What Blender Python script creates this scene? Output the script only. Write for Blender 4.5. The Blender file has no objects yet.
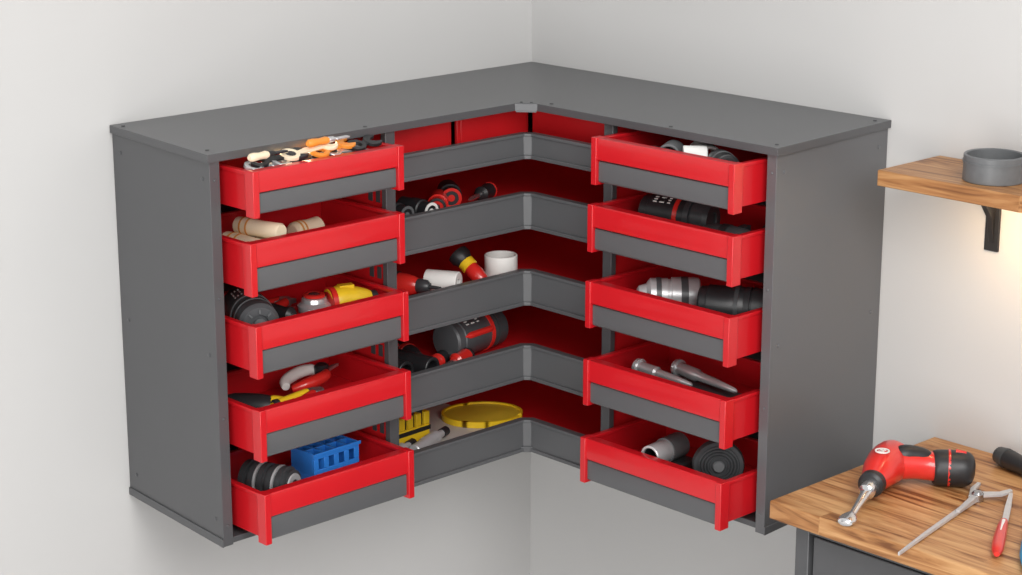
import bpy, bmesh, math
from mathutils import Vector, Matrix
Z0=0.76
col=bpy.context.scene.collection
try: bpy.context.scene.view_settings.view_transform='Standard'
except Exception: pass
# ---------------- materials
def mat(name,rgb,rough=.45,metal=0.,var=.06,scale=30.,bump=.0,coat=0.):
    m=bpy.data.materials.new(name); m.use_nodes=True; nt=m.node_tree; b=nt.nodes['Principled BSDF']
    tc=nt.nodes.new('ShaderNodeTexCoord'); n=nt.nodes.new('ShaderNodeTexNoise'); n.inputs['Scale'].default_value=scale; n.inputs['Detail'].default_value=4
    nt.links.new(tc.outputs['Object'],n.inputs['Vector'])
    cr=nt.nodes.new('ShaderNodeValToRGB'); cr.color_ramp.elements[0].position=.3; cr.color_ramp.elements[1].position=.7
    cr.color_ramp.elements[0].color=tuple(c*(1-var) for c in rgb)+(1,); cr.color_ramp.elements[1].color=tuple(min(1,c*(1+var)) for c in rgb)+(1,)
    nt.links.new(n.outputs['Fac'],cr.inputs['Fac']); nt.links.new(cr.outputs['Color'],b.inputs['Base Color'])
    b.inputs['Roughness'].default_value=rough; b.inputs['Metallic'].default_value=metal
    b.inputs['Coat Weight'].default_value=coat
    if bump>0:
        n2=nt.nodes.new('ShaderNodeTexNoise'); n2.inputs['Scale'].default_value=900; nt.links.new(tc.outputs['Object'],n2.inputs['Vector'])
        bp=nt.nodes.new('ShaderNodeBump'); bp.inputs['Strength'].default_value=bump; bp.inputs['Distance'].default_value=.0005
        nt.links.new(n2.outputs['Fac'],bp.inputs['Height']); nt.links.new(bp.outputs['Normal'],b.inputs['Normal'])
    return m
def wood(name,c1,c2,c3,stave=True):
    m=bpy.data.materials.new(name); m.use_nodes=True; nt=m.node_tree; b=nt.nodes['Principled BSDF']; N=nt.nodes.new; L=nt.links.new
    tc=N('ShaderNodeTexCoord'); mp=N('ShaderNodeMapping'); mp.inputs['Rotation'].default_value=(0,0,math.pi/2); L(tc.outputs['Object'],mp.inputs['Vector'])
    br=N('ShaderNodeTexBrick'); br.inputs['Scale'].default_value=1; br.inputs['Brick Width'].default_value=.5; br.inputs['Row Height'].default_value=.055
    br.inputs['Mortar Size'].default_value=.0008; br.inputs['Color1'].default_value=(0,0,0,1); br.inputs['Color2'].default_value=(1,1,1,1); br.inputs['Mortar'].default_value=(.3,.3,.3,1)
    br.offset=.37; L(mp.outputs['Vector'],br.inputs['Vector'])
    mp2=N('ShaderNodeMapping'); mp2.inputs['Scale'].default_value=(36,3.4,36); L(tc.outputs['Object'],mp2.inputs['Vector'])
    add=N('ShaderNodeVectorMath'); add.operation='ADD'; mul=N('ShaderNodeVectorMath'); mul.operation='SCALE'; mul.inputs['Scale'].default_value=7.
    L(br.outputs['Color'],mul.inputs[0]); L(mp2.outputs['Vector'],add.inputs[0]); L(mul.outputs['Vector'],add.inputs[1])
    no=N('ShaderNodeTexNoise'); no.inputs['Scale'].default_value=1.; no.inputs['Detail'].default_value=8; no.inputs['Distortion'].default_value=2.0; L(add.outputs['Vector'],no.inputs['Vector'])
    cr=N('ShaderNodeValToRGB'); e=cr.color_ramp.elements; e[0].position=.32; e[0].color=c1+(1,); e[1].position=.67; e[1].color=c3+(1,); k=e.new(.46); k.color=c2+(1,)
    L(no.outputs['Fac'],cr.inputs['Fac'])
    mx=N('ShaderNodeMix'); mx.data_type='RGBA'; mx.blend_type='MULTIPLY'; mx.inputs['Factor'].default_value=.45
    cr2=N('ShaderNodeValToRGB'); cr2.color_ramp.elements[0].color=(.6,.50,.42,1); cr2.color_ramp.elements[1].color=(1,1,1,1); L(br.outputs['Color'],cr2.inputs['Fac'])
    L(cr.outputs['Color'],mx.inputs['A']); L(cr2.outputs['Color'],mx.inputs['B']); L(mx.outputs['Result'],b.inputs['Base Color'])
    b.inputs['Roughness'].default_value=.42
    return m
GREY=mat('painted_grey_metal',(.092,.094,.099),.33,.15,.015,8,.05)
GREYLIT=mat('painted_grey_metal_lit',(.122,.124,.130),.30,.1,.01,8,.03)  # cabinet grey again, right panel's lighter sheen put into the colour
GREYL=mat('painted_grey_lip',(.105,.108,.113),.4,.1,.02,12,.1)
GREYD=mat('dark_inner_grey',(.05,.052,.056),.55,.0,.05,12)
RED=mat('red_enamel',(.57,.009,.015),.30,0,.03,10,.05,.3)
REDI=mat('red_inner',(.58,.010,.014),.42,0,.03,10)
WALL=mat('wall_paint',(.576,.572,.566),.9,0,.012,2,.25)
FLOORM=mat('pale_concrete_floor',(.6,.59,.58),.7,0,.06,6)
BLACK=mat('black_rubber',(.018,.018,.02),.42,0,.15,60,.1)
DARK=mat('dark_plastic',(.045,.047,.05),.38,0,.1,60)
MID=mat('mid_grey_plastic',(.13,.135,.14),.4,0,.08,60)
CHROME=mat('steel',(.80,.80,.81),.18,.95,.03,80)
STEEL=mat('brushed_steel',(.50,.50,.51),.30,.85,.05,80)
MATTE=mat('satin_silver',(.58,.58,.59),.36,.35,.04,80)
SHINY=mat('shiny_silver',(.68,.68,.69),.20,.65,.04,80)
DKST=mat('dark_steel',(.42,.42,.43),.26,.95,.06,80)
CREAM=mat('pale_wood',(.92,.78,.56),.55,0,.06,25)
TAN=mat('tan_wood',(.74,.32,.07),.5,0,.12,25)
ORNG=mat('orange_enamel',(.85,.30,.04),.4,0,.06,25)
WHITE=mat('white_plastic',(.84,.83,.80),.4,0,.03,40)
YEL=mat('yellow_plastic',(.85,.56,.02),.38,0,.05,40)
YELP=mat('muted_yellow_plastic',(.66,.45,.035),.4,0,.05,40)
BLUE=mat('blue_plastic',(.03,.22,.72),.38,0,.05,40)
BLUED=mat('blue_plastic_shaded',(.012,.09,.36),.45,0,.05,40)  # darker copy of the bin blue, recess shade put into its colour
CYAN=mat('blue_grip',(.02,.30,.55),.4,0,.06,40)
REDP=mat('red_plastic',(.66,.026,.020),.28,0,.04,40,0,.4)
GRAPH=mat('graphite_housing',(.075,.078,.083),.38,0,.06,60)
TRAY=mat('pale_grey_liner',(.56,.51,.46),.6,0,.05,20)
WOODM=wood('butcher_block_wood',(.18,.066,.020),(.43,.20,.072),(.64,.37,.165))
WOODS=wood('shelf_wood',(.16,.056,.017),(.38,.17,.058),(.58,.32,.135))
# ---------------- builder
class MB:
    def __init__(s): s.bm=bmesh.new(); s.mats=[]; s.cur=0
    def m(s,mt):
        if mt not in s.mats: s.mats.append(mt)
        s.cur=s.mats.index(mt); return s
    def face(s,vs):
        try: f=s.bm.faces.new(vs); f.material_index=s.cur; return f
        except ValueError: return None
    def prism(s,pts,z0,z1,M=None):
        M=M or Matrix.Identity(4)
        a=sum(pts[i][0]*pts[(i+1)%len(pts)][1]-pts[(i+1)%len(pts)][0]*pts[i][1] for i in range(len(pts)))
        if a<0: pts=pts[::-1]
        lo=[s.bm.verts.new(M@Vector((p[0],p[1],z0))) for p in pts]; hi=[s.bm.verts.new(M@Vector((p[0],p[1],z1))) for p in pts]
        s.face(lo[::-1]); s.face(hi)
        n=len(pts)
        for i in range(n): s.face([lo[i],lo[(i+1)%n],hi[(i+1)%n],hi[i]])
        return s
    def box(s,x0,x1,y0,y1,z0,z1,M=None): return s.prism([(x0,y0),(x1,y0),(x1,y1),(x0,y1)],z0,z1,M)
    def lathe(s,p0,p1,prof,seg=28,closed=False):
        p0=Vector(p0); ax=(Vector(p1)-p0).normalized(); t=Vector((0,0,1)) if abs(ax.z)<.9 else Vector((1,0,0))
        u=ax.cross(t).normalized(); v=ax.cross(u)
        rings=[]
        for (h,r) in prof:
            if r<1e-6: rings.append([s.bm.verts.new(p0+ax*h)])
            else: rings.append([s.bm.verts.new(p0+ax*h+(u*math.cos(2*math.pi*k/seg)+v*math.sin(2*math.pi*k/seg))*r) for k in range(seg)])
        pairs=list(zip(rings[:-1],rings[1:]))
        if closed: pairs.append((rings[-1],rings[0]))
        for A,B in pairs:
            for k in range(seg):
                k2=(k+1)%seg
                if len(A)==1 and len(B)==1: continue
                if len(A)==1: s.face([A[0],B[k2],B[k]])
                elif len(B)==1: s.face([A[k],A[k2],B[0]])
                else: s.face([A[k],A[k2],B[k2],B[k]])
        if not closed:
            if len(rings[0])>1: s.face(rings[0][::-1])
            if len(rings[-1])>1: s.face(rings[-1])
        return s
    def hollow(s,p0,p1,ro,ri,floor=0.,seg=32):
        L=(Vector(p1)-Vector(p0)).length; b=min(.0015,(ro-ri)*.3)
        if floor>0: return s.lathe(p0,p1,[(0,ro-b),(b,ro),(L-b,ro),(L,ro-b),(L,ri+b),(L-b,ri),(floor,ri),(floor,0)],seg)
        return s.lathe(p0,p1,[(0,ri+b),(0,ro-b),(b,ro),(L-b,ro),(L,ro-b),(L,ri+b),(L-b,ri),(b,ri)],seg,True)
    def tube(s,pts,rs,seg=14,flat=1.):
        pts=[Vector(p) for p in pts]; n=len(pts)
        if not isinstance(rs,(list,tuple)): rs=[rs]*n
        if len(rs)!=n:
            m_=len(rs); rs=[rs[min(m_-1,int(i*(m_-1)/(n-1)))]*(1-(i*(m_-1)/(n-1))%1)+rs[min(m_-1,int(i*(m_-1)/(n-1))+1)]*((i*(m_-1)/(n-1))%1) for i in range(n)]
        rings=[]
        for i,p in enumerate(pts):
            d=(pts[min(i+1,n-1)]-pts[max(i-1,0)]).normalized()
            t=Vector((0,0,1)) if abs(d.z)<.9 else Vector((1,0,0))
            u=d.cross(t).normalized(); v=u.cross(d)
            rings.append([s.bm.verts.new(p+(u*math.cos(2*math.pi*k/seg)+v*math.sin(2*math.pi*k/seg)*flat)*rs[i]) for k in range(seg)])
        for A,B in zip(rings[:-1],rings[1:]):
            for k in range(seg): s.face([A[k],A[(k+1)%seg],B[(k+1)%seg],B[k]])
        s.face(rings[0][::-1]); s.face(rings[-1]); return s
    def done(s,name,parent=None,bevel=0.,label=None,smooth=True,sub=0,loc=None,rot=None):
        bmesh.ops.recalc_face_normals(s.bm,faces=s.bm.faces)
        me=bpy.data.meshes.new(name); s.bm.to_mesh(me); s.bm.free()
        for m_ in s.mats: me.materials.append(m_)
        if smooth:
            for p in me.polygons: p.use_smooth=True
            me.set_sharp_from_angle(angle=math.radians(35))
        o=bpy.data.objects.new(name,me); col.objects.link(o)
        if parent: o.parent=parent
        if loc: o.location=loc
        if rot: o.rotation_euler=rot
        if bevel>0:
            b=o.modifiers.new('b','BEVEL'); b.width=bevel; b.segments=2; b.limit_method='ANGLE'; b.angle_limit=math.radians(40)
        if sub:
            b=o.modifiers.new('s','SUBSURF'); b.levels=sub; b.render_levels=sub
        if label: o['label']=label
        return o
def B(mt): return MB().m(mt)
def thing(name,label,cat,loc=(0,0,0),rot=(0,0,0),group=None):
    e=bpy.data.objects.new(name,None); e.empty_display_size=.05; col.objects.link(e); e.location=loc; e.rotation_euler=rot
    tag(e,label,cat,group); return e
def tag(o,label,cat,group=None):
    o['label']=label; o['category']=cat
    if group: o['group']=group
    return o
def catmull(P,n=6):
    P=[Vector(p) for p in P]; out=[]
    for i in range(len(P)-1):
        a=P[max(i-1,0)];b=P[i];c=P[i+1];d=P[min(i+2,len(P)-1)]
        for k in range(n):
            t=k/n; out.append(.5*((2*b)+(c-a)*t+(2*a-5*b+4*c-d)*t*t+(3*b-a-3*c+d)*t**3))
    out.append(P[-1]); return out
# ---------------- room
def struct(o): o['kind']='structure'; return o
ZF=-.76
struct(B(WALL).box(-4.6,.0,0,.12,ZF,2.1).done('wall_left',smooth=False))
struct(B(WALL).box(0,.12,-4.6,.12,ZF,2.1).done('wall_right',smooth=False))
struct(B(FLOORM).box(-4.6,.12,-4.6,.12,ZF-.1,ZF).done('floor',smooth=False))
# ---------------- corner cabinet
cab=thing('corner_cabinet','dark grey metal corner wall cabinet with ten open red drawers','cabinet',(0,0,0))
e=.0015
lid=B(GREY).prism([(-e,-e),(-1.122,-e),(-1.156,-.366),(-.402,-.366),(-.372,-.400),(-.376,-1.024),(-e,-.998)],.735,.75)
def rivet(mb,p,n,r=.0042):
    p=Vector(p);n=Vector(n).normalized(); mb.lathe(p,p+n,[(0,r),(.0012,r),(.002,r*.5),(.002,0)],10)
for p in [(-1.11,-.03),(-1.13,-.33),(-.78,-.35),(-.352,-.42),(-.36,-.75),(-.35,-1.0),(-.03,-.98)]: rivet(lid,(p[0],p[1],.75),(0,0,1))
lid.done('top_panel',cab,.003)
bk=B(GREY).prism([(-.400,-.3665),(-.3725,-.398),(-.362,-.388),(-.389,-.357)],.732,.7506)
rivet(bk,(-.386,-.368,.7506),(0,0,1),.0035); rivet(bk,(-.373,-.384,.7506),(0,0,1),.0035)
bk.done('corner_bracket',cab,.0006,label='small flush grey corner bracket with two bolts')
def side(pa,pb,inn,name,mt):
    mb=B(mt); a=Vector(pa);b=Vector(pb);i=Vector(inn)*.022
    mb.prism([tuple(a),tuple(b),tuple(b+i),tuple(a+i)],0,.735)
    d=(b-a).normalized(); nrm=(-Vector(inn))
    nn=Vector((d.y,-d.x)); 
    if nn.dot(nrm)<0: nn=-nn
    L=(b-a).length
    for zz in (.05,.37,.70):
        for t in (.03,L-.025): 
            q=a+d*t; rivet(mb,(q.x,q.y,zz),(nn.x,nn.y,0))
    for zz in (.04,.25,.48,.70):
        q=b+i*.5; rivet(mb,(q.x,q.y,zz),(d.x,d.y,0),.003)
    o2=nn*.003
    mb.prism([tuple(a+o2),tuple(b+o2+d*.002),tuple(b+d*.002),tuple(a)],0,.016)
    return mb.done(name,cab,.0015)
side((-1.117,-e),(-1.147,-.358),(1,0),'side_panel',GREY); side((-e,-.991),(-.367,-1.015),(0,1),'side_panel',GREYLIT)
B(GREY).prism([(-e,-e),(-1.095,-e),(-1.122,-.352),(-.39,-.352),(-.352,-.39),(-.352,-.99),(-e,-.968)],.0,.012).done('bottom_panel',cab,.001)
B(GREYD).box(-1.093,-.735,-.008,-e,.014,.735).done('back_panel',cab)
B(GREYD).box(-.008,-e,-.966,-.595,.014,.735).done('back_panel',cab)
B(REDI).prism([(-e,-e),(-.715,-e),(-.715,-.008),(-.008,-.008),(-.008,-.575),(-e,-.575)],.014,.735).done('back_panel',cab,label='deep red inner back panel')
R=[.720,.586,.433,.274,.113]
pt=B(REDI).box(-.732,-.718,-.344,-.008,.014,.735).done('partition',cab,.0008,label='red inner partition')
B(GREY).box(-.737,-.713,-.358,-.344,.014,.735).done('post',pt,.001,label='grey front post')
rn=B(GREYD)
for r_ in R:
    rn.box(-.738,-.732,-.343,-.05,r_-.062,r_-.046)
    if r_<.7:
        rn.box(-.7335,-.7325,-.335,-.322,r_+.006,r_+.030); rn.box(-.7335,-.732,-.312,-.299,r_+.006,r_+.030)
rn.done('runner',pt,.0006,label='dark grey drawer runners and slots')
pt=B(REDI).box(-.344,-.008,-.592,-.578,.014,.735).done('partition',cab,.0008,label='red inner partition')
B(GREY).box(-.358,-.344,-.597,-.573,.014,.735).done('post',pt,.001,label='grey front post')
for (x0,x1) in [(-.705,-.515),(-.500,-.30)]:
    B(REDI).box(x0,x1,-.300,-.292,.650,.733).box(x0+.008,x1-.008,-.303,-.300,.658,.725).done('liner_plate',cab,.002)
B(REDI).box(-.30,-.292,-.565,-.31,.650,.733).done('liner_plate',cab,.003)
T=[.683,.559,.395,.234,.070]; BT=[.632,.485,.322,.160,.001]
def offpath(o):
    return [(-.713,-.352-o),(-.370-o*.41,-.352-o),(-.352-o,-.370-o*.41),(-.352-o,-.573)]
for i,(t,b) in enumerate(zip(T,BT)):
    sh=B(REDI).prism([(-.713,-.0085),(-.0085,-.0085),(-.0085,-.573)]+[(-.352,-.573),(-.352,-.370),(-.370,-.352),(-.713,-.352)],t-.036,t-.030).done('shelf',cab)
    lp=B(GREYL)
    a=offpath(.010);c=offpath(0.); lp.prism(a+c[::-1],b,t)
    a=offpath(.014);c=offpath(-.004); lp.prism(a+c[::-1],t-.004,t+.002)
    a=offpath(.014);c=offpath(.010); lp.prism(a+c[::-1],b,b+.008)
    lp.done('shelf_lip',sh,.0012)
    if i==4: B(TRAY).box(-.711,-.36,-.345,-.012,t-.0299,t-.0285).done('liner_mat',sh,label='pale beige-grey liner mat')
# drawers
def drawer_mesh(w,Hh,name):
    mb=B(RED); D=.235; t=.007; hb=Hh*.48
    bt=-Hh+.010
    mb.box(0,t,0.006,D,bt,-.001); mb.box(w-t,w,0.006,D,bt,-.001); mb.box(t,w-t,D-t,D,bt,-.001)
    mb.box(t,w-t,.006,D-t,-.060,-.055)
    mb.box(t,w-t,.004,.012,bt,-.001)
    PM=Matrix(((0,0,1,0),(1,0,0,0),(0,1,0,0),(0,0,0,1)))
    mb.prism([(.0,-hb),(-.010,-hb+.003),(-.010,-.002),(-.008,.002),(.012,.002),(.012,-hb)],.0,w,PM)
    mb.box(-.003,t+.003,.012,D,-.006,.001); mb.box(w-t-.003,w+.003,.012,D,-.006,.001); mb.box(0,w,D-t-.002,D+.002,-.006,.001)
    for x0 in (-.004,w-.010): mb.prism([(x0,-.013),(x0+.014,-.013),(x0+.014,.012),(x0,.012)],-Hh,.003)
    dr=mb.done(name,None,.0014)
    g=B(GREYL)
    g.prism([(-.004,-hb),(-.006,-hb-.003),(-.006,-Hh+.008),(-.003,-Hh+.005),(.003,-Hh+.005),(.003,-hb)],.010,w-.010,PM)
    gh=g.done('handle',dr,.001,label='dark grey recessed handle strip')
    return dr,gh
lefts=[drawer_mesh(.344,.082,'drawer'),drawer_mesh(.356,.096,'drawer')]
rights=[drawer_mesh(.352,.090,'drawer'),drawer_mesh(.362,.092,'drawer')]
yf=[-.424,-.410,-.418,-.422,-.428]; xf=[-.430,-.428,-.432,-.436,-.442]
def dup(pair,first,loc,rz):
    o,g=pair
    if first: a,b=o,g
    else:
        a=o.copy(); b=g.copy(); col.objects.link(a); col.objects.link(b); b.parent=a
    a.parent=cab; a.location=loc; a.rotation_euler=(0,0,rz)
for i in range(5):
    dup(lefts[min(i,1)],i<2,(-1.106,yf[i],R[i]),0)
    dup(rights[min(i,1)],i<2,(xf[i],-.614 if i else -.624,R[i]),-math.pi/2)
# ---------------- workbench
wb=thing('workbench','workbench with oiled butcher-block top on dark grey metal base','workbench',(-.25,-1.75,ZF))
S=Matrix.Translation((.25,1.75,-ZF))
B(WOODM).box(-.506,-.002,-2.5,-1.137,.106,.141,S).done('worktop',wb,.003)
bd=B(GREY); bd.box(-.455,-.02,-2.46,-1.18,ZF+.03,.106,S)
for x in (-.44,-.08):
    for y in (-1.2,-2.44): bd.box(x,x+.04,y-.02,y+.0,ZF,ZF+.03,S)
bd.box(-.475,-.455,-2.46,-2.43,ZF+.03,.106,S); bd.box(-.475,-.455,-1.205,-1.175,ZF+.03,.106,S); bd.box(-.475,-.455,-2.43,-1.205,.088,.106,S)
bd.done('base',wb,.002)
for z1,z0 in ((.082,-.08),(-.086,-.30),(-.306,-.70)):
    d_=B(GREY).box(-.468,-.4555,-2.425,-1.21,z0,z1,S).done('drawer_front',wb,.002)
    B(STEEL).box(-.486,-.468,-1.95,-1.65,(z0+z1)/2-.006,(z0+z1)/2+.006,S).done('handle',d_,.002)
# ---------------- wall shelf
ws=thing('wall_shelf','wooden wall shelf on a black metal bracket','shelf',(-.1,-1.6,.668))
S=Matrix.Translation((.1,1.6,-.668))
B(WOODS).box(-.195,-.001,-2.1,-1.112,.668,.698,S).done('shelf_board',ws,.002)
br=B(BLACK); br.box(-.007,-.001,-1.256,-1.226,.535,.668,S); br.box(-.16,-.001,-1.256,-1.226,.660,.668,S)
br.prism([(-.007,.55),(-.018,.60),(-.05,.64),(-.12,.655),(-.12,.662),(-.007,.662)],-1.247,-1.235,S@Matrix(((1,0,0,0),(0,0,1,0),(0,1,0,0),(0,0,0,1))))
br.done('bracket',ws,.001)
tn=B(MID).hollow((0,0,0),(0,0,.048),.055,.049,.004,48)
tn.lathe((0,0,.034),(0,0,1),[(0,.055),(.0,.0565),(.003,.0565),(.003,.055)],48,True)
tag(tn.done('round_tin',None,loc=(-.118,-1.310,.698)),'open dark grey round tin standing on the wooden shelf','tin')
# ---------------- item generators (local axis +X, resting at z=0)
def chisel(loc,rz,wm,label,L=.2,blade=STEEL,tilt=0.,group=None,r=.012):
    t=thing('chisel',label,'chisel',loc,(0,tilt,rz),group)
    hl=L*.5
    B(wm).lathe((-L/2,0,r),(1,0,r),[(0,r*.6),(.004,r*.95),(hl*.25,r),(hl*.55,r*.78),(hl*.85,r*.95),(hl,r*.7)]).done('handle',t)
    B(blade).lathe((-L/2+hl,0,r),(1,0,r),[(0,r*.75),(.012,r*.7),(.016,r*.45),(L*.2,r*.4)]).box(-L/2+hl+L*.18,L/2,-r*.7,r*.7,r*.75,r*1.2).done('blade',t,.0008)
    return t
def wrench(loc,rz,label,L=.15,mt=CHROME,tilt=0.,roll_=0.,group=None,s=1.):
    h=.007; R1=.015*s; pts=[]
    for k in range(0,13):
        a=math.radians(35+k*(290/12)); pts.append((L/2-R1+math.cos(a)*R1,math.sin(a)*R1))
    pts=[(L/2-R1+.001,.0055*s)]+pts+[(L/2-R1+.001,-.0055*s),(L/2-R1-.005*s,0)]
    mb=B(mt).prism(pts,0,h)
    mb.box(-L/2+R1*1.6,L/2-R1*1.8,-.0055*s,.0055*s,.001,h-.001)
    mb.lathe((-L/2+R1,0,0),(-L/2+R1,0,1),[(0,R1*.55),(0,R1),(h,R1),(h,R1*.55)],20,True)
    return tag(mb.done('wrench',None,.0008,loc=loc,rot=(roll_,tilt,rz)),label,'wrench',group)
def dowel(loc,rz,L,r,label,mt=CREAM,group=None):
    t=thing('wooden_handle',label,'wooden handle',loc,(0,0,rz),group)
    B(mt).lathe((-L/2,0,r),(1,0,r),[(0,r*.7),(.004,r*.95),(L*.25,r),(L*.6,r*.93),(L-.004,r),(L,r*.85)],28).done('grip',t)
    bd_=B(TAN)
    for q in (.16,.30): bd_.lathe((-L/2+L*q,0,r),(1,0,r),[(0,r*.95),(0,r*1.015),(.004,r*1.015),(.004,r*.95)],28,True)
    bd_.done('band',t,label='tan ring bands'); return t
def pliers(loc,rz,hm,label,L=.2,name='pliers',jm=STEEL,open_=.03,tilt=0.,tip=None,gr=.0078,hm2=None):
    t=thing(name,label,'pliers',loc,(0,tilt,rz)); h=.009
    for sgn in (1,-1):
        P=catmull([(L*.18,-sgn*.004,h),(.04,sgn*.004,h),(-L*.1,sgn*(open_*.6),h),(-L*.3,sgn*(open_*.75),h),(-L*.5,sgn*open_,h)])
        n=len(P); rs=[gr*.85 if i<n*.3 else gr for i in range(n)]; rs[-1]=gr*.6
        k=int(n*.35)
        B(hm if sgn>0 or not hm2 else hm2).tube(P[k:],rs[k:],12).done('grip',t)
        if tip: B(tip).tube(P[-4:],[gr*1.08,gr*1.1,gr*1.08,gr*.6],12).done('grip_end',t)
    jb=B(jm).lathe((.035,0,0),(.035,0,1),[(0,.013),(.001,.014),(.014,.014),(.016,.012)],20)
    jb.prism([(.03,.012),(.055,.014),(L*.5,.004),(L*.5,.001),(.03,.001)],.003,.013); jb.prism([(.03,-.012),(.055,-.014),(L*.5,-.004),(L*.5,-.001),(.03,-.001)],.003,.013)
    for sgn in (1,-1): jb.tube([(.035,0,h),(.02,sgn*.006,h),(-L*.08,sgn*(open_*.55),h)],[.006,.006,.005],8)
    jb.done('jaws',t,.001)
    return t
def screwdriver(loc,rz,hm,cm,label,L=.2,r=.015,tilt=0.):
    t=thing('screwdriver',label,'screwdriver',loc,(0,tilt,rz)); hl=L*.5
    B(hm).lathe((-L/2,0,r),(1,0,r),[(0,r*.5),(.004,r*.9),(hl*.3,r),(hl*.7,r*.82),(hl*.9,r*.95),(hl,r*.6)],16).done('handle',t)
    B(cm).lathe((-L/2-.004,0,r),(1,0,r),[(0,r*.4),(.003,r*.85),(hl*.22,r*1.04),(hl*.26,r*1.0)],18).done('end_cap',t)
    B(CHROME).lathe((0,0,r),(1,0,r),[(0,r*.3),(L*.42,r*.28),(L*.5,r*.1)],12).done('shaft',t)
    return t
def motor(loc,rz,L,r,label,body=MID,band=REDP,end=DARK,name='power_tool_motor',tilt=0.,marks=True,stripe=None,bp=.52,face=None):
    t=thing(name,label,'power tool',loc,(0,tilt,rz))
    B(body).lathe((-L/2,0,r),(1,0,r),[(0,r*.82),(.004,r*.92),(L*.12,r*.94),(L*.13,r),(L*.62,r),(L*.64,r*.96),(L*.66,r*.96)],36).done('housing',t)
    B(end).lathe((-L/2+L*.66,0,r),(1,0,r),[(0,r*1.0),(L*.08,r*1.02),(L*.085,r*.9),(L*.11,r*.9),(L*.115,r*1.0),(L*.28,r*.97),(L*.33,r*.8),(L*.33,r*.45),(L*.3,r*.42),(L*.3,0)],36).done('end_cap',t)
    B(band).lathe((-L/2+L*bp,0,r),(1,0,r),[(0,r*1.0),(0,r*1.04),(L*.06,r*1.04),(L*.06,r)],36,True).done('band',t)
    if face:
        fb=B(face)
        for k in range(8):
            a=2*math.pi*k/8; M=Matrix.Translation((L*.492,math.cos(a)*r*.62,r+math.sin(a)*r*.62))@Matrix.Rotation(a,4,'X'); fb.box(-.001,.003,-.004,.004,-.0016,.0016,M)
        fb.lathe((L*.49,0,r),(1,0,r),[(0,r*.30),(.003,r*.28),(.003,0)],20); fb.done('face_vent',t)
    if stripe:
        sp=B(stripe)
        for a2 in (math.radians(18),):
            P=[(L*(-.38+k*.068),-math.cos(a2)*r*.97,r+math.sin(a2)*r*.97) for k in range(9)]
            sp.tube(P,[.002]+[.007]*7+[.002],8)
        sp.done('side_stripe',t)
    if marks:
        mk=B(WHITE)
        for k,(a,wd) in enumerate(((-.27,.008),(-.17,.010),(-.07,.006))):
            for j,a2 in enumerate((math.radians(50),math.radians(60),math.radians(70))):
                if j==1 and k==1: continue
                c=Vector((L*a,-math.cos(a2)*r*1.003,r+math.sin(a2)*r*1.003)); M=Matrix.Translation(c)@Matrix.Rotation(math.pi/2-a2,4,'X')
                mk.box(-wd/2,wd/2,-.0014,.0014,-.0006,.0006,M)
        mk.done('printed_mark',t)
    return t
def roll(loc,rz,L,r,ri,mt,label,name,cat,group=None,upright=False,floor=0.):
    if upright: return tag(B(mt).hollow((0,0,0),(0,0,L),r,ri,floor).done(name,None,loc=loc),label,cat,group)
    return tag(B(mt).hollow((-L/2,0,r),(L/2,0,r),r,ri,floor).done(name,None,loc=loc,rot=(0,0,rz)),label,cat,group)
def gun(loc,rz,label,body=BLACK,acc=REDP,s=1.,rot=None,name='cordless_drill'):
    t=thing(name,label,'power tool',loc,rot or (0,0,rz)); h=.034*s
    P=[(-.075,0,h),(-.07,0,h),(-.05,0,h),(0,0,h),(.04,0,h),(.065,0,h),(.075,0,h)]
    mb=B(body).tube([(p[0]*s,p[1],p[2]) for p in P],[.012*s,.022*s,.030*s,.033*s,.031*s,.025*s,.019*s],20)
    G=catmull([(-.03*s,0,h),(-.04*s,-.04*s,h*.95),(-.05*s,-.08*s,h*.9),(-.055*s,-.115*s,h*.9)],4)
    mb.tube(G,[.024*s,.022*s,.021*s,.021*s,.023*s,.027*s],16,.85)
    mb.done('body',t)
    B(acc).tube([(-.005*s,0,h),(.015*s,0,h)],[.0345*s,.0345*s],20).box(-.035*s,-.015*s,-.05*s,-.02*s,h+.015*s,h+.0285*s).done('trim',t)
    B(DARK).tube([(-.052*s,-.110*s,h*.9),(-.053*s,-.114*s,h*.9),(-.058*s,-.142*s,h*.9),(-.059*s,-.146*s,h*.9)],[.026*s,.031*s,.031*s,.024*s],14,.85).done('battery',t)
    B(DARK).lathe((.07*s,0,h),(1,0,h),[(0,.019*s),(.006*s,.021*s),(.03*s,.019*s),(.04*s,.012*s),(.04*s,.006*s),(.075*s,.004*s),(.075*s,0)],20).done('chuck',t)
    return t
DY=-math.pi/2
F=[r-.0545 for r in R]; FS=[t-.0295 for t in T]
# left drawer 1 (top)
z=F[0]
for k,(x,y,a,L) in enumerate([(-1.0,-.388,.0,.18),(-1.0,-.356,.04,.19),(-.84,-.388,.0,.12),(-.84,-.354,-.04,.12),(-1.02,-.320,.05,.14),(-.86,-.30,.02,.16)]):
    chisel((x,y,z+.001),a,[CREAM,TAN,DARK,CREAM,BLACK,TAN][k],['pale wood handled chisel in the top drawer','tan wood handled chisel in the top drawer','dark handled chisel in the top drawer'][k%3],L,[STEEL,BLACK,STEEL][k%3],r=.013)
for k,(x,y,a,L) in enumerate([(-1.025,-.376,.14,.13),(-.935,-.378,-.06,.13),(-.85,-.375,.20,.12)]):
    chisel((x,y,z+.027),a+(math.pi if k==1 else 0),[BLACK,WHITE,TAN][k],['black handled chisel lying across the tool pile','white handled chisel lying across the tool pile','orange-brown handled chisel lying across the tool pile'][k],L,[SHINY,BLACK,STEEL][k],r=.011)
g='wrenches on the tool pile in the top drawer'
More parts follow.
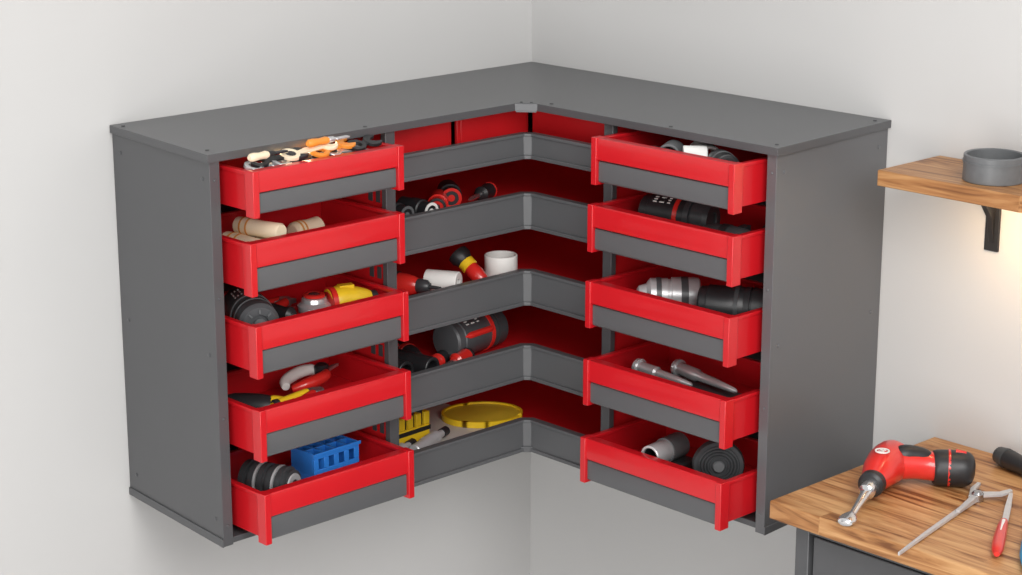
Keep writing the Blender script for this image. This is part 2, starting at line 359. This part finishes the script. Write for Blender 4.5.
for k,(x,y,a,L,dz,mt,lb) in enumerate([(-1.050,-.388,.20,.09,.051,SHINY,'bright silver wrench on the tool pile'),(-1.015,-.388,-.12,.12,.060,BLACK,'black wrench on the tool pile'),
    (-.975,-.388,.14,.12,.051,SHINY,'bright silver wrench on the tool pile'),(-.945,-.388,.06,.13,.066,CREAM,'pale cream wrench on the tool pile'),(-.925,-.388,-.12,.11,.052,BLACK,'black wrench on the tool pile'),
    (-.890,-.388,.16,.11,.062,ORNG,'orange wrench on the tool pile'),(-.855,-.388,-.05,.11,.052,SHINY,'bright silver wrench on the tool pile'),(-.815,-.389,.10,.08,.060,BLACK,'black wrench on the tool pile')]):
    wrench((x,y,z+dz),a,lb,L,mt,tilt=(-.07 if k%2 else .05),roll_=.30,group=g,s=1.25)
chisel((-1.045,-.396,z+.067),.10,CREAM,'cream handled chisel on top of the tool pile',.09,BLACK,r=.008)
chisel((-.905,-.394,z+.074),.05,ORNG,'orange handled chisel on top of the tool pile',.10,SHINY,r=.008)
# drawer 2
g='pale wooden handles in the second drawer'
dowel((-.985,-.315,F[1]),DY+.14,.12,.020,'short banded pale wooden handle lying in the drawer',group=g)
dowel((-1.035,-.315,F[1]),DY+.08,.13,.021,'short banded pale wooden handle lying in the drawer',group=g)
dowel((-1.010,-.315,F[1]+.035),DY+.20,.11,.017,'short banded pale wooden handle lying in the drawer',group=g)
dowel((-.870,-.275,F[1]+.0),.1,.070,.020,'short pale wooden handle lying alone in the drawer',group=g)
# drawer 3
motor((-1.025,-.300,F[2]),-1.98,.155,.040,'dark grey round-faced power tool motor in the drawer',GRAPH,MID,GRAPH,face=MID)
screwdriver((-.938,-.318,F[2]+.004),DY+.25,BLACK,REDP,'red and black handled screwdriver leaning in the drawer',.14,.018,tilt=0)
pliers((-.925,-.235,F[2]+.016),.2,REDP,'red-gripped pliers at the back of the drawer',.10,gr=.009)
gd=thing('angle_grinder','yellow angle grinder with silver head and red rings in the drawer','power tool',(-.855,-.322,F[2]),(0,0,-.30))
B(YEL).tube(catmull([(.000,0,.033),(.03,0,.035),(.06,0,.032),(.088,0,.027)],3),[.027,.030,.030,.028,.027,.025,.022,.018],18).box(.02,.05,-.008,.008,.055,.066).done('body',gd,.0006)
B(SHINY).lathe((-.03,0,.0),(-.03,0,1),[(0,.026),(.003,.030),(.018,.030),(.024,.033),(.034,.033),(.040,.026),(.048,.024),(.050,.018),(.050,0)],30).done('head',gd)
B(REDP).lathe((-.03,0,.050),(-.03,0,1),[(0,.014),(0,.021),(.005,.021),(.006,.014)],28,True).lathe((-.03,0,.006),(-.03,0,1),[(0,.028),(0,.0315),(.008,.0315),(.008,.028)],28,True).lathe((-.002,0,.033),(1,0,.033),[(0,.022),(.002,.0315),(.012,.0315),(.014,.022)],24).done('collar',gd)
B(DKST).lathe((-.03,0,.049),(-.03,0,1),[(0,.011),(.006,.011),(.008,.008),(.008,0)],16).done('spindle_lock',gd)
B(BLACK).lathe((.080,0,.027),(1,0,.027),[(0,.017),(.002,.0215),(.018,.020),(.022,.012)],20).done('end_cap',gd)
# drawer 4
kn=thing('utility_knife','black and yellow utility knife in the drawer','knife',(-1.035,-.335,F[3]),(0,0,-.85))
B(BLACK).tube(catmull([(-.08,0,.024),(-.05,.004,.026),(0,0,.026),(.02,0,.024)],4),[.014,.020,.024,.025,.025,.024,.023],14).done('handle',kn)
B(YEL).tube(catmull([(.015,0,.024),(.04,.004,.024),(.07,-.004,.022)],4),[.023,.024,.022,.018,.010],14).done('nose',kn)
B(STEEL).prism([(.06,-.01),(.095,-.006),(.09,.004),(.06,.004)],.018,.022).done('blade',kn)
pliers((-.965,-.372,F[3]+.028),.30,YEL,'pliers with one yellow and one red grip in the drawer',.13,open_=.02,tip=BLACK,gr=.010,hm2=REDP)
sn=thing('garden_snips','curved white and red handled snips in the drawer','snips',(-.885,-.290,F[3]+.020),(0,-.10,.15))
B(WHITE).tube(catmull([(.045,.018,.016),(.040,.030,.018),(.01,.037,.020),(-.028,.032,.018),(-.045,.016,.015)],4),[.007,.011,.012,.012,.011,.008],14).done('grip',sn,label='white curved grip')
B(REDP).tube(catmull([(.048,-.002,.016),(.03,-.018,.018),(-.01,-.022,.020),(-.035,-.014,.018),(-.048,-.004,.015)],4),[.007,.011,.012,.012,.010,.007],14).done('grip',sn,label='red curved grip')
B(BLACK).lathe((.050,.009,.004),(.050,.009,1),[(0,.015),(.022,.015),(.026,.011),(.026,0)],20).tube([(.045,.018,.016),(.050,.009,.016),(.048,-.002,.016)],[.009,.011,.009],10).done('pivot',sn)
B(STEEL).prism([(.055,.016),(.09,.013),(.098,.008),(.055,.002)],.010,.016).done('blade',sn,.0006)
pliers((-1.05,-.25,F[3]+.004),.2,REDP,'red-gripped pliers in the drawer',.10)
# drawer 5
ro=thing('ribbed_roller','short black ribbed rubber roller with silver bands','roller',(-1.020,-.335,F[4]),(0,0,DY+.35))
prof=[(0,.02),(.002,.029)]
for k in range(5): prof+=[(.006+k*.020,.035),(.017+k*.020,.035),(.018+k*.020,.029),(.024+k*.020,.029)]
prof+=[(.108,.030),(.110,.020)]
B(DARK).lathe((-.055,0,.035),(1,0,.035),prof,28).done('body',ro)
rg=B(MATTE).lathe((.054,0,.035),(1,0,.035),[(0,.024),(.003,.023),(.003,.012),(0,.012)],24,True)
for k in (1,3): rg.lathe((-.0370+k*.020,0,.035),(1,0,.035),[(0,.028),(0,.0352),(.0045,.0352),(.0045,.028)],28,True)
rg.done('end_ring',ro,label='silver bands')
bn=thing('parts_bin','low blue plastic parts bin with slotted sides and open cells','bin',(-.868,-.315,F[4]),(0,0,.04))
mb=B(BLUE); w,dp,h=.116,.070,.068
mb.box(-w/2,w/2,-dp/2,dp/2,0,.022)
for yy in (-dp/2,dp/2-.004):
    mb.box(-w/2,w/2,yy,yy+.004,.022,.034); mb.box(-w/2,w/2,yy,yy+.004,h-.012,h)
    for k in range(5): xx=-w/2+k*(w-.012)/4; mb.box(xx,xx+.012,yy,yy+.004,.034,h-.012)
for xx in (-w/2,w/2-.004): mb.box(xx,xx+.004,-dp/2+.004,dp/2-.004,.022,h)
for k in range(1,4): xx=-w/2+k*w/4; mb.box(xx-.0025,xx+.0025,-dp/2+.004,dp/2-.004,.022,h-.001)
mb.box(-w/2+.004,w/2-.004,-.0025,.0025,.022,h-.001)
mb.box(-w/2-.003,w/2+.003,-dp/2-.003,-dp/2+.0,h-.006,h+.001).box(-w/2-.003,w/2+.003,dp/2,dp/2+.003,h-.006,h+.001)
mb.done('body',bn,.001)
B(BLUED).box(-w/2+.0045,w/2-.0045,-dp/2+.0045,dp/2-.0045,.0222,.030).done('cell_floor',bn,label='cell floors in blue darkened as recess shade')
# ----- open corner shelves
def sock(loc,rz,label,g=None,ring=WHITE,body=BLACK,s=1.):
    t=thing('hose_coupling',label,'coupling',loc,(0,0,rz),g); r=.021*s
    B(body).lathe((-.045,0,r),(1,0,r),[(0,r*.71),(.003,r*.9),(.03,r*.9),(.032,r),(.06,r),(.062,r*.86),(.085,r*.86)],24).done('body',t)
    B(ring).lathe((.040,0,r),(1,0,r),[(0,r*.88),(.002,r*.88),(.002,r*.62),(0,r*.62)],24,True).lathe((.040,0,r),(1,0,r),[(0,r*.3),(.001,r*.3),(.001,0)],16).done('end_ring',t)
g='couplings on the upper shelf'
sock((-.595,-.285,FS[1]),DY+.05,'black coupling with white end ring on shelf',g)
sock((-.650,-.275,FS[1]),DY+.05,'black coupling with grey end ring on shelf',g,MID)
sock((-.530,-.275,FS[1]),-2.35,'red coupling with black end ring on shelf',g,BLACK,REDP,1.0)
sock((-.468,-.240,FS[1]),-2.2,'black coupling with red end ring on shelf',g,REDP,BLACK,1.15)
screwdriver((-.405,-.265,FS[1]),-2.75,BLACK,REDP,'black handled screwdriver with red cap on shelf',.11,.017)
gun((-.615,-.235,FS[2]),DY+.4,'red and black compact drill on the middle shelf',REDP,BLACK,.72)
roll((-.538,-.295,FS[2]),DY+.5,.07,.024,.009,WHITE,'white plastic roll lying on shelf','plastic_roll','roll')
hm=thing('handheld_torch','black, yellow and red torch leaning at an angle on shelf','torch',(-.452,-.275,FS[2]+.016),(0,.62,DY+.15))
B(BLACK).lathe((-.048,0,.022),(1,0,.022),[(0,.018),(.002,.023),(.014,.023),(.026,.017),(.029,.015)],24).done('head',hm)
B(YEL).lathe((-.021,0,.022),(1,0,.022),[(0,.015),(.001,.018),(.015,.018),(.017,.015)],24).done('collar',hm)
B(REDP).lathe((-.006,0,.022),(1,0,.022),[(0,.014),(.004,.016),(.022,.0165),(.040,.014),(.048,.009)],24).done('handle',hm)
roll((-.365,-.285,FS[2]),0,.050,.035,.030,WHITE,'white round plastic cup standing on shelf','cup','cup',upright=True,floor=.004)
g='black sleeves on the lower shelf'
for k,(x,y,a) in enumerate([(-.665,-.26,.1),(-.61,-.275,.15)]):
    roll((x,y,FS[3]),DY+a,.12,.023,.016,BLACK,'black rubber sleeve lying on shelf','rubber_sleeve','sleeve',g)
gun((-.56,-.205,FS[3]),DY-.2,'black compact drill lying on lower shelf',BLACK,REDP,.6)
motor((-.418,-.250,FS[3]),.12,.165,.043,'dark grey and red cylindrical power tool on shelf',GRAPH,REDP,DARK,stripe=REDP,bp=.61)
screwdriver((-.525,-.315,FS[3]+.0),.25+math.pi,REDP,BLACK,'red handled screwdriver with black cap on lower shelf',.11,.017)
screwdriver((-.515,-.27,FS[3]+.0),.5,BLACK,REDP,'black handled screwdriver with red cap on lower shelf',.08,.016)
yb=thing('drill_bit_case','yellow drill bit case with black bands and bits','case',(-.595,-.235,FS[4]+.001),(0,0,.05))
mb=B(YEL).box(-.055,.055,-.02,.02,0,.034)
for k in range(5): mb.box(-.055+k*.0235,-.039+k*.0235,-.02,.02,.034,.062)
mb.done('body',yb,.002)
mb=B(BLACK).box(-.0565,.0565,-.0212,.0212,.022,.031)
for k in range(4): mb.lathe((-.0355+k*.0235,-.008,.034),(-.0355+k*.0235,-.008,1),[(0,.007),(.032,.007),(.037,.003)],10)
mb.done('drill_bit',yb,label='black bits and band')
g='steel punches on the bottom shelf'
for x,y,a in ((-.60,-.305,.35),(-.555,-.285,.35),(-.655,-.295,.35)):
    t=thing('steel_punch','silver punch with black tip on bottom shelf','punch',(x,y,FS[4]+.001),(0,0,a),g)
    B(MATTE).lathe((-.045,0,.014),(1,0,.014),[(0,.012),(.002,.014),(.05,.014),(.054,.009),(.075,.008)],20).done('body',t)
    B(BLACK).lathe((.03,0,.014),(1,0,.014),[(0,.010),(.02,.010),(.024,.006)],16).done('tip',t)
n=56
pts=[(math.cos(2*math.pi*k/n)*.088,math.sin(2*math.pi*k/n)*.072) for k in range(n)]
inn=[(x*.94,y*.92) for x,y in pts]
ot=thing('oval_tray','shallow yellow oval plastic dish on the bottom shelf','tray',(-.368,-.228,FS[4]+.0015),(0,0,-.6))
yl=B(YEL)
for k in range(n):
    k2=(k+1)%n; yl.prism([pts[k],pts[k2],inn[k2],inn[k]],.0,.013)
bmesh.ops.remove_doubles(yl.bm,verts=yl.bm.verts,dist=1e-5)
yl.done('rim',ot)
B(YELP).prism([(x*.96,y*.95) for x,y in pts],0,.009).done('base',ot,label='muted yellow dish floor')
# ----- right drawers
g='plastic cups in the top drawer'
z=F[0]
gun((-.345,-.70,z),1.4,'black compact drill lying in the top drawer',BLACK,DARK,.55)
roll((-.385,-.775,z+.016),.5,.05,.023,.018,MID,'grey plastic cup lying in the drawer','plastic_cup','cup',g)
roll((-.380,-.830,z+.018),DY+.8,.045,.022,.017,WHITE,'pale grey plastic cup lying in the drawer','plastic_cup','cup',g)
motor((-.385,-.905,z+.014),1.0,.07,.024,'small black motor with grey band in the drawer',BLACK,MID,DARK,marks=False)
roll((-.305,-.79,z),1.0,.07,.026,.02,WHITE,'pale grey plastic cup lying in the drawer','plastic_cup','cup',g)
z=F[1]
motor((-.325,-.745,z),DY+.25,.15,.038,'black and red motor housing in the drawer',BLACK,REDP,DARK)
gun((-.355,-.895,z),-DY+.15,'black drill with curved grip in the drawer',DARK,BLACK,.76)
z=F[2]
t=thing('banded_cylinder','short grey banded metal cylinder in the drawer','cylinder',(-.350,-.735,z),(0,0,DY+.80))
B(MATTE).lathe((-.055,0,.036),(1,0,.036),[(0,.012),(.004,.018),(.018,.022),(.022,.028),(.026,.033),(.060,.033),(.061,.031),(.066,.031),(.067,.035),(.112,.035),(.120,.034),(.123,.029),(.123,.018),(.118,.016),(.118,0)],36).done('body',t)
B(GRAPH).lathe((-.018,0,.036),(1,0,.036),[(0,.030),(0,.0345),(.010,.0345),(.010,.030)],32,True).lathe((.030,0,.036),(1,0,.036),[(0,.032),(0,.0358),(.014,.0358),(.014,.032)],32,True).done('collar',t)
motor((-.325,-.890,z),DY+.55,.135,.039,'chunky black power tool body in the drawer',BLACK,DARK,BLACK,marks=False)
z=F[3]
g='silver punches in the fourth drawer'
for x,y,a,L,zz in ((-.378,-.765,DY-.08,.15,.026),(-.335,-.835,DY-.18,.18,.026)):
    t=thing('cold_chisel','shiny silver slim punch with round head in the drawer','punch',(x,y,z+zz),(0,0,a),g)
    B(SHINY).lathe((-L/2,0,.016),(1,0,.016),[(0,.010),(.003,.0130),(L*.34,.0130),(L*.37,.0095),(L*.70,.0080),(L*.97,.005),(L,.002)],28).done('shank',t)
    B(SHINY).lathe((-L/2-.004,0,.016),(1,0,.016),[(0,.013),(.001,.0175),(.008,.0175),(.009,.013)],28).done('striking_head',t)
tag(B(DARK).box(-.035,.05,-.10,.09,0,.0245).done('foam_block',None,.003,loc=(-.36,-.81,z)),'flat dark foam block under the silver punches','block')
z=F[4]
t=thing('tube_socket','grey metal tube socket with open silver end','socket',(-.375,-.765,z+.026),(0,0,math.pi+.10))
B(MATTE).hollow((-.05,0,.023),(.05,0,.023),.022,.017,.012).done('tube',t)
B(BLACK).lathe((-.036,0,.023),(1,0,.023),[(0,.0158),(.0,.0167),(.080,.0167),(.080,.0158)],28,True).lathe((-.036,0,.023),(1,0,.023),[(0,.016),(.002,.016),(.002,0)],28).done('bore_shade',t)  # black sleeve added as painted shade inside the tube
B(MID).lathe((-.05,0,.023),(1,0,.023),[(0,.022),(0,.025),(.050,.025),(.050,.022)],28,True).done('ring',t)
tag(B(DARK).box(-.045,.05,-.035,.035,0,.0255).done('rubber_block',None,.003,loc=(-.365,-.765,z)),'flat black rubber block under the metal socket','block')
t=thing('hose_reel','black ribbed coil standing on edge in the drawer','reel',(-.365,-.895,z),(0,0,-2.35))
prof=[(.012,.0),(.012,.012),(.009,.014)]
for k in range(4): prof+=[(.009,.017+k*.006),(.012,.019+k*.006),(.012,.021+k*.006),(.009,.023+k*.006)]
B(DARK).lathe((0,0,.051),(1,0,.051),[(-.018,0),(-.018,.046),(.0,.051),(.010,.048)]+prof[::-1],40).done('body',t)
B(MID).lathe((.012,0,.051),(1,0,.051),[(0,.012),(.004,.010),(.004,0)],24).done('hub',t)
# ---------------- tools on the bench (z=.141)
zb=.141
dr=thing('cordless_screwdriver','red and black cordless screwdriver with steel chuck lying on wood bench','power tool',(-.322,-1.245,zb),(0,0,math.atan2(-.09,-.26)))
h=.040
B(REDP).tube(catmull([(-.084,0,h),(-.070,0,h),(-.03,0,h),(.0,0,h),(.03,0,h-.004),(.05,0,h-.008)],4),[.018,.031,.036,.038,.038,.036,.034,.031,.027,.024,.022],24).tube(catmull([(-.035,.0,h),(-.055,.035,h),(-.073,.07,h-.004),(-.084,.105,h-.006)],4),[.034,.031,.029,.028,.028,.030,.032],22,.95).done('body',dr)
B(BLACK).tube(catmull([(-.074,.074,h-.006),(-.078,.084,h-.006),(-.086,.110,h-.006),(-.091,.128,h-.006),(-.094,.140,h-.006),(-.0955,.147,h-.006)],3),[.0305,.033,.034,.0345,.0345,.033,.030,.024,.010],24,.98).done('end_cap',dr,label='rounded black rubber end cap')
B(REDP).tube([(-.0835,.099,h-.006),(-.0848,.103,h-.006)],[.0352,.0352],22,.98).tube([(-.085,.112,h+.0265),(-.090,.130,h+.0245)],[.005,.004],10).done('cap_insert',dr,label='red inserts on end cap')
B(BLACK).tube(catmull([(-.036,.012,h+.019),(-.055,.035,h+.016),(-.072,.07,h+.011)],4),[.010,.017,.020,.020,.019,.017,.011],14).done('grip_pad',dr,label='black rubber grip pad')
B(BLACK).lathe((.045,0,h-.008),(1,0,h-.008),[(0,.021),(.002,.0245),(.018,.0235),(.022,.018)],24).done('collar',dr)
B(CHROME).lathe((.062,0,h-.009),(1.062,0,h-.215),[(0,.014),(.006,.016),(.024,.015),(.028,.011),(.034,.009),(.075,.007),(.112,.0065)],24).done('chuck',dr,label='slim chrome shaft')
B(CHROME).tube([(.166,0,.0145),(.172,0,.013),(.182,0,.011),(.194,0,.010),(.202,0,.010),(.205,0,.010)],[.007,.011,.0155,.0165,.013,.006],20,.55).done('socket_tip',dr,label='flattened chrome tip')
mk=B(WHITE); ct=(.000,0,h+.0362)
mk.lathe(ct,(ct[0],0,1),[(0,.0105),(0,.0135),(.0018,.0135),(.0018,.0105)],28,True)
zt=h+.0362
mk.box(-.0065,-.0040,-.0055,.0055,zt,zt+.0020).box(-.0065,.0065,-.0012,.0012,zt,zt+.0020).box(.0040,.0065,-.0055,.0055,zt,zt+.0020).done('round_badge',dr,label='white round emblem')
cp=thing('spring_dividers','slim bright silver dividers with pointed legs lying on wood bench','dividers',(-.37,-1.420,zb),(0,0,math.atan2(.065,.355)))
B(MATTE).prism([(-.185,-.0015),(-.185,.0015),(-.08,.005),(.06,.006),(.14,.008),(.14,-.005),(.06,-.003),(-.08,-.002)],.002,.008).prism([(.04,-.008),(.13,-.004),(.16,-.036),(.19,-.043),(.195,-.036),(.17,-.026),(.146,.008),(.13,.008),(.04,-.001)],.008,.013).done('leg',cp,.0004)
B(DKST).lathe((.135,0,0),(.135,0,1),[(0,.009),(.001,.011),(.014,.011),(.018,.008),(.018,0)],24).done('pivot',cp)
B(MATTE).prism([(.13,.006),(.17,.018),(.20,.022),(.20,.029),(.165,.027),(.125,.013)],.004,.010).done('leg',cp,.0004)
pl=thing('red_pliers','straight red-handled steel tool lying on wood bench','pliers',(-.302,-1.497,zb),(0,0,math.atan2(.150,.27)))
B(REDP).tube(catmull([(-.165,.002,.011),(-.12,.003,.011),(-.06,.003,.011),(-.01,.002,.011)],4),[.005,.010,.011,.011,.010,.009,.007],14,.9).done('grip',pl)
B(WHITE).tube([(-.10,.0035,.0178),(-.02,.002,.0168)],[.0032,.0032],10,.9).done('grip_stripe',pl)
B(MATTE).prism([(-.02,-.005),(-.02,.006),(.06,.006),(.13,.004),(.13,-.003),(.06,-.005)],.006,.013).done('jaws',pl,.0005)
bp=thing('blue_pliers','steel tool with blue grip lying on wood bench','pliers',(-.345,-1.580,zb),(0,0,math.atan2(.15,.25)))
B(CYAN).tube(catmull([(-.14,.004,.012),(-.08,.008,.012),(0,.006,.012),(.04,.003,.012)],4),[.006,.010,.012,.012,.012,.011,.007],14,.8).done('grip',bp)
B(MATTE).prism([(.03,-.004),(.03,.008),(.10,.010),(.15,.006),(.15,-.004),(.10,-.008)],.006,.014).done('jaws',bp,.001)
screwdriver((-.08,-1.42,zb),DY-.3,BLACK,DARK,'black-handled screwdriver lying at the back of the bench',.22,.019)
# ---------------- camera
yaw,pit,f=.810,.265,2068.
d=Vector((math.cos(yaw)*math.cos(pit),math.sin(yaw)*math.cos(pit),-math.sin(pit))); r=Vector((math.sin(yaw),-math.cos(yaw),0)); u=r.cross(d)
cd=bpy.data.cameras.new('camera'); cd.lens=36*f/1022; cd.sensor_width=36; cam=bpy.data.objects.new('camera',cd); col.objects.link(cam)
M=Matrix((r,u,-d)).transposed().to_4x4(); M.translation=Vector((-3.245,-3.341,1.483)); cam.matrix_world=M
bpy.context.scene.camera=cam
# ---------------- lights
def area(loc,tgt,size,power,colr=(1,1,1),sy=None):
    l=bpy.data.lights.new('area_light','AREA'); l.size=size; l.energy=power; l.color=colr
    if sy: l.shape='RECTANGLE'; l.size_y=sy
    o=bpy.data.objects.new('area_light',l); col.objects.link(o); o.location=loc
    o.rotation_euler=(Vector(tgt)-Vector(loc)).to_track_quat('-Z','Y').to_euler(); return o
area((-2.0,-3.2,2.0),(-.5,-.4,.3),1.6,76,(1,.985,.965))
area((-3.6,-2.5,.45),(-.4,-.6,.3),1.6,50,(1,.985,.97))
area((-.13,-1.33,.655),(-.0,-1.33,.55),.05,.9,(1,.70,.40),.12)
area((-.96,-.355,.7325),(-.96,-.40,.700),.20,.35,(1,.72,.42),.01)
w=bpy.data.worlds.new('world'); bpy.context.scene.world=w; w.use_nodes=True; nt=w.node_tree; bg=nt.nodes['Background']
tc=nt.nodes.new('ShaderNodeTexCoord'); sx=nt.nodes.new('ShaderNodeSeparateXYZ'); mr=nt.nodes.new('ShaderNodeMapRange'); cr=nt.nodes.new('ShaderNodeValToRGB')
nt.links.new(tc.outputs['Generated'],sx.inputs[0]); nt.links.new(sx.outputs['Z'],mr.inputs['Value']); mr.inputs['From Min'].default_value=-1; mr.inputs['From Max'].default_value=1
nt.links.new(mr.outputs['Result'],cr.inputs['Fac']); el=cr.color_ramp.elements
el[0].position=.45; el[0].color=(.44,.44,.44,1); el[1].position=.85; el[1].color=(1.0,1.0,1.0,1)
nt.links.new(cr.outputs['Color'],bg.inputs['Color']); bg.inputs['Strength'].default_value=.68
bpy.context.view_layer.update()
for o in list(col.objects):
    if o.parent is None: o.location.z+=Z0
